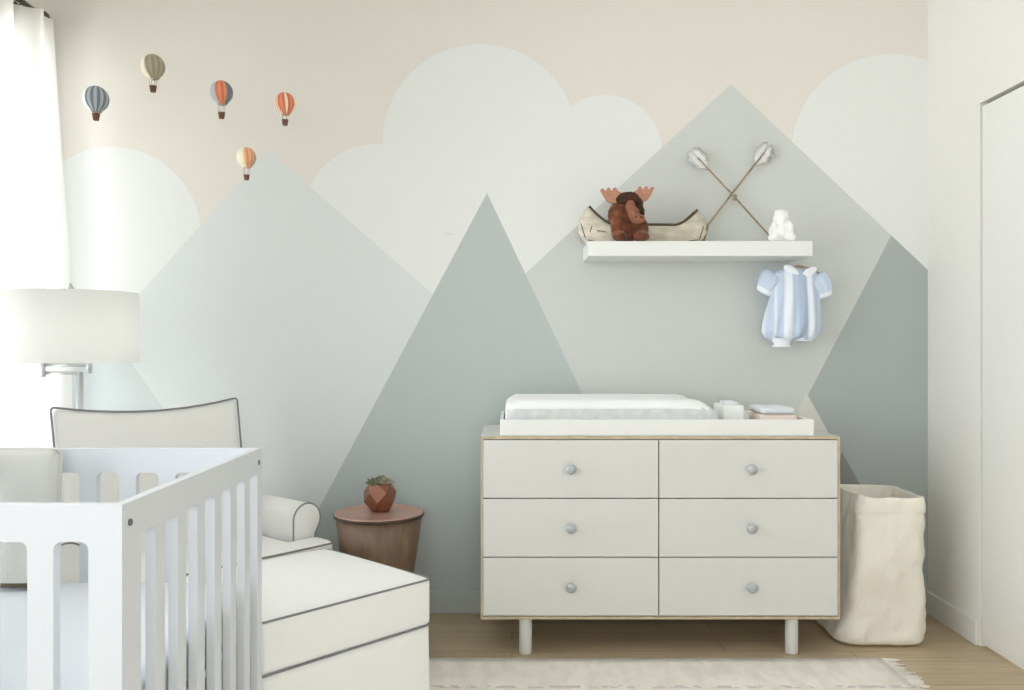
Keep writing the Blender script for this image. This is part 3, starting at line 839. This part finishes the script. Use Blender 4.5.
# romper on a hanger below the shelf
RY = 3.50
ro = thing('baby_romper', 'pale blue and white striped baby romper with a white collar hanging below the shelf', 'romper', P(793, 345, RY))
def rl(px, py): v = P(px, py, RY) - P(793, 345, RY); return v.x, v.z
bm = B(); NT = 96
prof = [(796, 268, 13, .018), (796, 270, 20, .024), (796, 275, 24, .030), (795, 284, 24, .034), (795, 296, 26, .038), (793, 310, 29, .042), (792, 322, 31, .046), (791, 331, 31, .045), (791, 336, 28, .040), (791, 339, 22, .030), (791, 340, 10, .012)]
rings = []
for i, (cxp, py, hwp, dp) in enumerate(prof):
    x, z = rl(cxp, py); w = hwp / F * RY
    rg = []
    for k in range(NT):
        a = 2 * PI * k / NT
        pl_ = 1 + (0.05 + 0.07 * min(1, i / 5)) * math.sin(13 * a + 0.25 * math.sin(i * 0.9) * 2) * (0.4 if i > 8 else 1)
        zz = z + 0.006 * math.sin(5 * a + 1) * (i > 6)
        rg.append(bm.verts.new((x + w * math.cos(a) * (1 if abs(math.cos(a)) > .95 else 1), dp * math.sin(a) * pl_ , zz)))
    rings.append(rg)
for a, b in zip(rings, rings[1:]):
    for k in range(NT): bm.faces.new((a[k], a[(k + 1) % NT], b[(k + 1) % NT], b[k]))
bm.faces.new(rings[0]); bm.faces.new(rings[-1])
obj('bodice', bm, M['romper'], ro, smooth=True)
for s, pts in ((-1, [(775, 273, 13, .020), (768, 281, 12, .024), (763, 290, 9, .018), (761, 294, 7, .013)]), (1, [(815, 275, 13, .020), (822, 284, 12, .024), (826, 293, 9, .018), (827, 298, 7, .013)])):
    bm = B(); path = [rl(p[0], p[1]) for p in pts]; rg = []
    for i, (q, p) in enumerate(zip(path, pts)):
        nx_ = path[min(i + 1, 3)]; pv = path[max(i - 1, 0)]
        d = Vector((nx_[0] - pv[0], 0, nx_[1] - pv[1])).normalized(); u = d.cross(Vector((0, 1, 0)))
        w = p[2] / F * RY
        rg.append([bm.verts.new(Vector((q[0], 0, q[1])) + u * w * math.cos(2 * PI * k / 40) * (1 + .06 * math.sin(9 * 2 * PI * k / 40)) + Vector((0, p[3] * math.sin(2 * PI * k / 40) * (1 + .1 * math.sin(9 * 2 * PI * k / 40)), 0))) for k in range(40)])
    for i, (a, b) in enumerate(zip(rg, rg[1:])):
        for k in range(40):
            f = bm.faces.new((a[k], a[(k + 1) % 40], b[(k + 1) % 40], b[k])); f.material_index = 1 if i == 2 else 0
    bm.faces.new(rg[0]); bm.faces.new(rg[-1])
    o = obj('sleeve', bm, [M['blue'], M['bluewhite']], ro, smooth=True)
    o.modifiers.new('s', 'SUBSURF').render_levels = 1
for pxc, pyc, rot_ in ((789, 270, 28), (808, 272, -28)):
    x, z = rl(pxc, pyc)
    o = obj('collar', ell(B(), (x, -0.026, z), (0.036, 0.006, 0.017), 20, 12, Matrix.Rotation(R(rot_), 3, 'Y') @ Matrix.Rotation(R(12), 3, 'X')), M['bluewhite'], ro, smooth=True)
    o['label'] = 'round white collar half'
for pxc, pyc, w in ((781, 341, 9), (803, 338, 9)):
    x, z = rl(pxc, pyc); bm = B(); rg = []
    for i, (dz, k_) in enumerate(((0.012, 1.3), (0.0, 1.1), (-0.012, 0.85), (-0.024, 1.15))):
        rr = w / F * RY * k_
        if pxc > 790: dz *= 0.5
        rg.append([bm.verts.new((x + rr * math.cos(2 * PI * k / 32) * (1 + .07 * math.sin(8 * 2 * PI * k / 32)), 0.022 * k_ * math.sin(2 * PI * k / 32), z + dz)) for k in range(32)])
    for a, b in zip(rg, rg[1:]):
        for k in range(32): bm.faces.new((a[k], a[(k + 1) % 32], b[(k + 1) % 32], b[k]))
    o = obj('leg_ruffle', bm, M['bluewhite'], ro, smooth=True)
ro.scale = (0.95, 1.0, 0.99)
hg = thing('clothes_hanger', 'small wooden hanger hooked under the shelf, holding the blue romper', 'hanger', P(799, 262, RY))
def hl(px, py): v = P(px, py, RY) - P(799, 262, RY); return (v.x, 0.0, v.z)
obj('shoulder_bar', tube(B(), [hl(776, 274), hl(786, 269), hl(799, 266), hl(811, 269), hl(821, 275)], 0.0055, 8), M['hanger'], hg, smooth=True)
hz = (SZ - 0.060) - hg.location.z
obj('hook', tube(B(), [hl(799, 266), (0, 0, hz - 0.006), (0.004, 0, hz - 0.001)], 0.0018, 6), M['chrome'], hg, smooth=True)

# ------------------------------------------------------------ hot-air balloons
def balloon(px, py, rpx, bpy_, Y, mats, pat, label, tilt=0, bpx=None):
    c = P(px, py, Y); r = rpx / F * Y; bz = (bpy_ - py) / F * Y
    bx_ = ((bpx or px) - px) / F * Y
    t = thing('hot_air_balloon', label, 'balloon ornament', c, 0, 'hanging hot-air balloons')
    n = 48
    prof = []
    for k in range(15):
        a = k / 14 * R(148); prof.append((r * math.sin(a), r * 1.05 * math.cos(a)))
    prof = [(r * 0.02, r * 1.05)] + prof[1:]
    prof.append((r * 0.40, -r * 1.10)); prof.append((r * 0.25, -r * 1.10)); prof.append((0, -r * 0.98))
    prof[0] = (0, r * 1.05)
    bm = lathe(B(), prof, n, (0, 0, 0), mifn=lambda k, i: pat(k))
    e = obj('envelope', bm, mats, t, smooth=True); e.rotation_euler = (0, R(tilt), 0)
    bs = r * 0.27
    o = obj('basket', lathe(B(), [(0, -bs), (bs * .85, -bs), (bs * 1.1, bs * .7), (bs * 1.15, bs), (bs * .95, bs), (bs * .85, -bs * .5), (0, -bs * .6)], 16, (bx_, 0, -bz)), M['basket'], t)
    bm = B()
    for k in range(4):
        a = PI / 4 + k * PI / 2
        tube(bm, [(r * .36 * math.cos(a), r * .36 * math.sin(a), -r * 1.0), (bx_ + bs * math.cos(a), bs * math.sin(a), -bz + bs * .9)], 0.0006, 4)
    obj('rigging', bm, M['basket'], t)
    obj('hanging_thread', tube(B(), [(0, 0, r * 1.04), (0, 0, H - c.z)], 0.00014, 4), M['thread'], t)
W_, G_ = 0, 1
# angle index k: 0 = +x, 36 (of 48) = toward the camera
balloon(96, 99, 12.3, 117, 3.05, [M['b_white_lit'], M['b_grey'], M['b_lgrey']], lambda k: (1 if (k // 2) % 2 == 0 else 2) if 31 < k < 48 or k < 6 else 0,  # plain white left gores: window light painted into the envelope
        'grey and white striped hot-air balloon nearest the curtain', bpx=96)
balloon(153, 66.5, 11.5, 89, 3.15, [M['b_taupe'], M['b_taupe2'], M['b_cream']], lambda k: 2 if 20 < k < 33 else (k // 2) % 2,  # left gores all cream, the window-lit side put into the colour
        'cream and taupe hot-air balloon, highest of the five', tilt=-6)
balloon(221.5, 92.5, 11.2, 115.5, 3.1, [M['b_lgrey'], M['b_red'], M['b_orange'], M['b_grey']], lambda k: (1 if (k // 2) % 2 else 2) if 33 < k < 42 else (3 if 41 < k < 48 else 0),  # paler grey on the left paints in light from the window
        'grey hot-air balloon with a broad coral panel, above the lowest balloon', tilt=-5)
balloon(285, 103.5, 10.4, 122.5, 3.2, [M['b_cream'], M['b_red'], M['b_orange']], lambda k: (1, 2, 1, 0)[(k // 2) % 4] if 30 < k else (k // 3) % 3,
        'coral and cream striped hot-air balloon, rightmost of the five', tilt=-6)
balloon(246.5, 157.5, 9.6, 177.5, 3.05, [M['b_cream'], M['b_orange'], M['b_peach'], M['b_taupe']], lambda k: (1 if (k // 2) % 2 else 2) if 35 < k < 45 else (3 if 44 < k < 48 else 0),
        'small peach and cream hot-air balloon, lowest of the five', tilt=-6)

# ------------------------------------------------------------ side table and planter
st = thing('side_table', 'round tapered brown wood side table with a copper top behind the ottoman', 'side table', (-0.5145, 3.30, 0))
prof = [(0, 0), (0.10, 0), (0.104, 0.006), (0.118, 0.12), (0.136, 0.26), (0.152, 0.36), (0.166, 0.470), (0, 0.470)]
obj('drum_base', lathe(B(), prof, 64), M['tblwood'], st, smooth=False)
for p in st.children[0].data.polygons: p.use_smooth = abs(p.normal.z) < 0.9
obj('rim', lathe(B(), [(0.150, 0.4705), (0.172, 0.4705), (0.1745, 0.472), (0.1745, 0.480), (0.172, 0.4815), (0.150, 0.4815)], 64), M['rim'], st, smooth=True)
obj('tray_top', lathe(B(), [(0, 0.482), (0.162, 0.482), (0.166, 0.4845), (0.170, 0.4845), (0.171, 0.482)], 64), M['copper_top'], st, smooth=True)
pt = thing('geometric_planter', 'faceted copper planter with succulents standing on the round side table', 'planter', (P(380, 0, 3.33).x, 3.33, 0.4835))
bm = B()
def fr(r, z, n, off): return [bm.verts.new((r * math.cos(2 * PI * (k + off) / n), r * math.sin(2 * PI * (k + off) / n), z)) for k in range(n)]
n = 6
r0, r1, r2, r3 = fr(0.036, 0, n, 0), fr(0.066, 0.040, n, 0.5), fr(0.064, 0.075, n, 0), fr(0.046, 0.108, n, 0.5)
bm.faces.new(r0)
for a, b, s in ((r0, r1, 0), (r1, r2, 1), (r2, r3, 0)):
    for k in range(n):
        if s == 0:
            bm.faces.new((a[k], a[(k + 1) % n], b[k])); bm.faces.new((a[(k + 1) % n], b[(k + 1) % n], b[k]))
        else:
            bm.faces.new((a[k], b[(k + 1) % n], b[k])); bm.faces.new((a[k], a[(k + 1) % n], b[(k + 1) % n]))
r4 = fr(0.040, 0.108, n, 0.5); r5 = fr(0.040, 0.095, n, 0.5)
for a, b in ((r3, r4), (r4, r5)):
    for k in range(n): bm.faces.new((a[k], a[(k + 1) % n], b[(k + 1) % n], b[k]))
bm.faces.new(r5)
obj('pot', bm, M['copper'], pt)
obj('soil', lathe(B(), [(0, 0.100), (0.030, 0.100), (0.036, 0.096)], 12), M['soil'], pt)
def succ(c, nl, Lf, m, seed):
    bm = B(); random.seed(seed)
    for ring_ in range(3):
        for k in range(nl):
            a = 2 * PI * (k + ring_ * 0.5) / nl; el = R(15 + 26 * ring_)
            d = Vector((math.cos(a) * math.cos(el), math.sin(a) * math.cos(el), math.sin(el)))
            l = Lf * (1 - 0.15 * ring_) * random.uniform(0.85, 1.15)
            q = d.to_track_quat('Z', 'Y').to_matrix()
            ell(bm, Vector(c) + d * l * .55, (0.0065, 0.0045, l * .55), 8, 6, q)
    return obj('succulent', bm, m, pt, smooth=True)
succ((-0.022, -0.01, 0.104), 7, 0.034, M['leaf'], 1); succ((0.020, -0.012, 0.106), 7, 0.036, M['leaf2'], 2); succ((0.002, 0.018, 0.104), 6, 0.040, M['leaf'], 3)

# ------------------------------------------------------------ floor lamp
LY = 3.15
lp = thing('floor_lamp', 'swing-arm nickel floor lamp with a white drum shade behind the armchair', 'floor lamp', (P(80, 0, LY).x, LY, 0))
ox = lp.location.x
obj('base', lathe(B(), [(0, 0), (0.115, 0), (0.12, 0.006), (0.118, 0.016), (0.02, 0.022), (0.012, 0.03), (0, 0.03)], 40), M['chrome'], lp, smooth=True, bevel=0)
zt_ = P(0, 373, LY).z; zu = P(0, 365, LY).z
obj('pole', tube(B(), [(0, 0, 0.02), (0, 0, zt_ + 0.004)], 0.0115, 16), M['chrome'], lp)
xa, xb = P(43, 0, LY).x - ox, P(89, 0, LY).x - ox
obj('arm', tube(B(), [(0, 0, zt_), (xa, 0.0, zt_)], 0.0062, 10), M['chrome'], lp)
obj('arm', tube(B(), [(xa, 0.0, zu), (xb, 0.0, zu)], 0.0062, 10), M['chrome'], lp)
obj('elbow_joint', tube(B(), [(xa, 0, P(0, 377, LY).z), (xa, 0, P(0, 361, LY).z)], 0.0095, 12), M['chrome'], lp)
obj('socket_joint', tube(B(), [(xb, 0, P(0, 373, LY).z), (xb, 0, P(0, 359, LY).z)], 0.0095, 12), M['chrome'], lp)
scx = P(70, 0, LY).x - ox; sr = 0.236
szb, szt = P(0, 362, LY).z, P(0, 292.5, LY).z
bm = lathe(B(), [(sr, szb), (sr * .995, szt), (sr * .985, szt), (sr * .99, szb), (sr, szb)], 72, (scx, 0, 0))
obj('lamp_shade', bm, M['shade'], lp, smooth=True)
bm = B()
tube(bm, [(scx - 0.0, 0, szt + 0.004), (scx, 0, szt - 0.012)], 0.006, 8)
for k in range(3):
    a = k * 2 * PI / 3 + .5
    tube(bm, [(scx, 0, szt - 0.008), (scx + sr * .985 * math.cos(a), sr * .985 * math.sin(a), szt - 0.008)], 0.002, 6)
tube(bm, [(xb, 0, P(0, 360, LY).z), (xb * .5 + scx * .5, 0, szb + .09), (scx, 0, szt - 0.01)], 0.0035, 8)
obj('harp', bm, M['chrome'], lp, smooth=True)
obj('finial', lathe(B(), [(0, 0), (0.014, 0.0), (0.016, 0.010), (0.008, 0.026), (0, 0.034)], 16, (scx, 0, szt + 0.003)), M['chrome'], lp, smooth=True)

# ------------------------------------------------------------ armchair
ZR = 0.0085
ch = thing('armchair', 'white slipcovered armchair with grey piping standing behind the crib', 'armchair', (-1.099, 2.932, ZR), R(49))
# seat deck with skirt
bm = cushion(0.355, 0.20, 0.125, 0.02, (0, 0, 0), 10, lambda p: p + Vector((0, 0.06, 0.14)))
obj('skirt', bm, M['slip'], ch, smooth=True)
# T-shaped seat cushion
def tpoly(g=0.0, n=5):
    # outline in local x,y (front = -y)
    corners = [(-0.472, -0.178, 0.035), (0.472, -0.178, 0.035), (0.472, -0.068, 0.02), (0.352, -0.068, 0.004), (0.352, 0.235, 0.02), (-0.352, 0.235, 0.02), (-0.352, -0.068, 0.004), (-0.472, -0.068, 0.02)]
    out = []
    m_ = len(corners)
    for i in range(m_):
        x, y, r = corners[i]; p = Vector((x, y)); a = (Vector(corners[i - 1][:2]) - p).normalized(); b = (Vector(corners[(i + 1) % m_][:2]) - p).normalized()
        for k in range(n + 1):
            t_ = k / n
            q = (p + a * r) * (1 - t_) ** 2 + p * 2 * t_ * (1 - t_) + (p + b * r) * t_ ** 2
            out.append(q)
    return out
tp = tpoly()
bm = B(); lvz = [(0.258, 0.012), (0.262, 0.003), (0.275, 0.0), (0.375, 0.0), (0.388, 0.003), (0.394, 0.012)]
rgs = []
ctr = Vector((0, 0.03))
def inset(q, d):
    v = Vector((math.copysign(1, q.x) if abs(q.x) > .3 else 0, -1 if q.y < -.15 else (1 if q.y > .2 else 0)))
    return q - v * d
for z, ins in lvz: rgs.append([bm.verts.new((*inset(q, ins), z)) for q in tp])
for a, b in zip(rgs, rgs[1:]):
    for k in range(len(tp)): bm.faces.new((a[k], a[(k + 1) % len(tp)], b[(k + 1) % len(tp)], b[k]))
f1 = bm.faces.new(rgs[0]); f2 = bm.faces.new(rgs[-1]); f1.normal_update(); f2.normal_update(); bmesh.ops.triangulate(bm, faces=[f1, f2])
sc_ = obj('seat_cushion', bm, M['slip'], ch, smooth=False)
for zz in (0.387, 0.265):
    obj('piping', tube(B(), [(q.x, q.y, zz) for q in [inset(q, 0.001) for q in tp]], 0.0034, 6, closed=True), M['piping'], sc_, smooth=True)
# back
def backdef(p):
    # p local to back centre; x +-0.355, z 0..; lean and dip
    hz_ = p.z + 0.29           # 0..0.58 above z=0.33
    top = max(0, (hz_ - 0.30) / 0.28)
    x = p.x * (1 + 0.015 * top)
    z = 0.33 + hz_ + top * (-0.033 * max(0, 1 - (p.x / 0.345) ** 2) ** 1.0 )
    y = 0.37 + p.y - 0.11 * (1 - hz_ / 0.58) + 0.0
    return Vector((x + 0.018, y, z))
bm = cushion(0.345, 0.05, 0.288, 0.030, (0.0, 0.03, 0), 16, backdef)
for v in bm.verts:
    yy = v.co.y - 0.33
    if yy > 0: v.co.x -= (v.co.x - 0.018) * min(0.12, yy * 1.2)
bk = obj('backrest', bm, M['slip'], ch, smooth=True)
for yy in (-0.040,):
    pts = [backdef(Vector((q[0], yy, q[1]))) for q in densify(rrect(0.347, 0.290, 0.014, 4), 10)]
    obj('piping', tube(B(), pts, 0.0038, 6, closed=True), M['piping'], bk, smooth=True)
# arms
def armprof(sg, n=18):
    cx_, cz_, r = 0.432, 0.464, 0.060
    pts = [(0.372, 0.02), (0.372, 0.36)]
    for k in range(n + 1):
        a = R(180 - (180 + 34) * k / n)
        pts.append((cx_ + r * math.cos(a), cz_ + r * math.sin(a)))
    pts += [(0.468, 0.405), (0.464, 0.36), (0.460, 0.02)]
    return [(sg * x, z) for x, z in pts]
for sg in (1, -1):
    pr_ = armprof(sg)
    bm = prism(B(), pr_, 'y', -0.055, 0.34)
    ar = obj('arm', bm, M['slip'], ch)
    for p in ar.data.polygons: p.use_smooth = abs(p.normal.y) < 0.5 and p.center.z > 0.2
    obj('piping', tube(B(), [(x, -0.054, z) for x, z in densify(pr_, 5)], 0.0034, 6, closed=True), M['piping'], ar, smooth=True)
for sx_ in (-0.33, 0.33):
    for sy_ in (-0.1, 0.22):
        obj('foot', box(B(), sx_ - 0.02, sx_ + 0.02, sy_ - 0.02, sy_ + 0.02, 0, 0.02), M['rim'], ch)

# ------------------------------------------------------------ ottoman
th_ = R(46.5)
ot = thing('ottoman', 'white slipcovered ottoman with grey piping in front of the armchair', 'ottoman', (-0.667, 2.655, ZR), th_)
ohx, ohy = 0.300, 0.287
bm = cushion(ohx, ohy, 0.074, 0.016, (0.003, 0.003, 0.0), 14, lambda p: p + Vector((0, 0, 0.318)))
for v in bm.verts:
    if v.co.z > 0.36: v.co.z += 0.022 * max(0, 1 - (v.co.x / ohx) ** 2) ** .6 * max(0, 1 - (v.co.y / ohy) ** 2) ** .6
oc = obj('cushion', bm, M['slip'], ot, smooth=True)
for zz in (0.388, 0.246):
    obj('piping', tube(B(), [(x, y, zz) for x, y in densify(rrect(ohx - 0.001, ohy - 0.001, 0.02, 5), 8)], 0.0034, 6, closed=True), M['piping'], oc, smooth=True)
# skirt with corner pleats, slightly flaring
bm = B(); base = densify(rrect(ohx - 0.004, ohy - 0.004, 0.02, 5), 12); rg = []
for j in range(9):
    v = j / 8; z = 0.243 + (0.012 - 0.243) * v; row = []
    for q in base:
        q = Vector(q); d = q.normalized()
        w = 0.004 + 0.006 * v + 0.006 * v * noise.noise(Vector((q.x * 14, q.y * 14, 0)))
        row.append(bm.verts.new((q.x + d.x * w, q.y + d.y * w, z)))
    rg.append(row)
for a, b in zip(rg, rg[1:]):
    for k in range(len(base)): bm.faces.new((a[k], a[(k + 1) % len(base)], b[(k + 1) % len(base)], b[k]))
bm.faces.new(rg[0]); bm.faces.new(rg[-1])
obj('skirt', bm, M['slip'], ot, smooth=True)
for sx_ in (-0.25, 0.25):
    for sy_ in (-0.24, 0.24): obj('foot', box(B(), sx_ - 0.02, sx_ + 0.02, sy_ - 0.02, sy_ + 0.02, 0, 0.03), M['rim'], ot)

# ------------------------------------------------------------ crib
YN, YF, XRc, ZC = 1.413, 2.203, -0.646, 0.865 - 0.0
XLc = -1.321
cr = thing('crib', 'small white slatted baby crib at the left front of the room', 'crib', (XLc, YN, ZR))
Wc, Lc = XRc - XLc, YF - YN
ZT = ZC - ZR
rail_b = CAMZ - (542 - 345) / F * YN - ZR      # slot top height
slot_b = 0.16
def panel(openings, a0, a1, axis, t0, t1, names):
    """slatted panel; openings = list of (s0,s1) along the panel"""
    r = 0.014
    pts = [(a0, ZT), (a0, rail_b - r)]
    def arc(cx_, cz_, a_s, a_e, n=5): return [(cx_ + r * math.cos(R(a_s + (a_e - a_s) * k / n)), cz_ + r * math.sin(R(a_s + (a_e - a_s) * k / n))) for k in range(n + 1)]
    top, bot = [], []
    for s0, s1 in openings:
        top += [(s0, rail_b - r)] + arc(s0 + r, rail_b - r, 180, 90)[1:] + arc(s1 - r, rail_b - r, 90, 0)
        bot += [(s0, slot_b + r)] + arc(s0 + r, slot_b + r, 180, 270)[1:] + arc(s1 - r, slot_b + r, 270, 360)
    pts = [(a0, ZT), (a0, rail_b - r)] + top + [(a1, rail_b - r), (a1, ZT)]
    obj(names + '_top_rail', prism(B(), pts, axis, t0, t1), M['crib'], cr)
    pts = [(a0, 0.09), (a0, slot_b + r)] + bot + [(a1, slot_b + r), (a1, 0.09)]
    obj(names + '_bottom_rail', prism(B(), pts, axis, t0, t1), M['crib'], cr)
    edges = [a0] + [e for o_ in openings for e in o_] + [a1]
    for k in range(0, len(edges), 2):
        b0, b1 = edges[k], edges[k + 1]
        end = k == 0 or k == len(edges) - 2
        z0 = slot_b + r; z1 = rail_b - r
        bm = B()
        if axis == 'y': box(bm, b0, b1, t0, t1, z0, z1)
        else: box(bm, t0, t1, b0, b1, z0, z1)
        obj('stile' if end else 'slat', bm, M['crib'], cr)
ops = sorted([(-0.760 - .101 * k - XLc, -0.702 - .101 * k - XLc) for k in range(6)])
panel(ops, 0.018, Wc - 0.018, 'y', 0.0, 0.022, 'end_panel')
panel(ops, 0.018, Wc - 0.018, 'y', Lc - 0.022, Lc, 'end_panel')
ops = [(1.485 + .103 * k - YN, 1.485 + .103 * k + .060 - YN) for k in range(7)]
panel(ops, 0.0, Lc, 'x', Wc - 0.018, Wc, 'side_panel')
panel(ops, 0.0, Lc, 'x', 0, 0.018, 'side_panel')
for x0 in (0.0, Wc - 0.018):
    for y0 in (0.0, Lc - 0.05):
        obj('leg', box(B(), x0, x0 + 0.018, y0, y0 + 0.05, 0, 0.09), M['crib'], cr)
        zz = CAMZ - (522 - 345) / F * (YN + .03) - ZR
        bm = cyl(B(), (0, 0), 0.006, -0.002, 0.003, 12)
        yc = 0.028 if y0 == 0 else Lc - 0.028
        sgn = 1 if x0 > 0 else -1
        xo = Wc + 0.0 if x0 > 0 else 0
        bmesh.ops.transform(bm, matrix=Matrix.Translation((xo, yc, zz)) @ Matrix.Rotation(R(90 * sgn), 4, 'Y'), verts=bm.verts)
        obj('screw', bm, M['screw'], cr)['label'] = 'steel screw head'
obj('bed_skirt', box(B(), 0.03, Wc - 0.024, 0.03, Lc - 0.03, 0.14, 0.3995), M['beige'], cr)['label'] = 'pale grey cloth skirt under the mattress'
obj('mattress_base', box(B(), 0.019, Wc - 0.019, 0.023, Lc - 0.023, 0.40, 0.415), M['crib'], cr)
mt = thing('crib_mattress', 'crib mattress in a white fitted sheet lying inside the crib', 'mattress', ((XLc + XRc) / 2, (YN + YF) / 2, ZR + 0.4155))
bm = cushion(Wc / 2 - 0.024, Lc / 2 - 0.030, 0.053, 0.022, (0, 0, 0.006), 18, lambda p: p + Vector((0, 0, 0.053)))
for v in bm.verts:
    if v.co.z > 0.06: v.co.z += 0.004 * noise.noise(Vector((v.co.x * 10, v.co.y * 14, 0)))
obj('fitted_sheet', bm, M['sheet'], mt, smooth=True)
# cushion standing at the far left end in the crib
cz = ZR + 0.4155 + 0.106 + 0.009
cu = thing('crib_pillow', 'large beige linen cushion standing upright at the far end of the crib', 'cushion', (-1.212, 2.105, cz))
hw_, hh_ = 0.092, 0.166
bm = cushion(hw_, 0.026, hh_, 0.02, (0.0, 0.014, 0), 12, lambda p: Vector((p.x, p.y + 0.03 * (p.z / hh_) * .4, p.z + hh_)))
obj('cushion_cover', bm, M['beige'], cu, smooth=True)
pts = [(q[0], 0.012 * q[1] / hh_, q[1] + hh_) for q in densify(rrect(hw_ + 0.001, hh_ + 0.001, 0.012, 4), 6)]
obj('piping', tube(B(), pts, 0.0036, 6, closed=True), M['beige'], cu, smooth=True)
bm = cushion(hw_ - 0.04, 0.030, 0.008, 0.006, (0, 0, 0), 6, lambda p: Vector((p.x, p.y - 0.008, p.z + 0.010)))
obj('base_band', bm, M['brown_trim'], cu, smooth=True)['label'] = 'dark brown band along the lower edge'
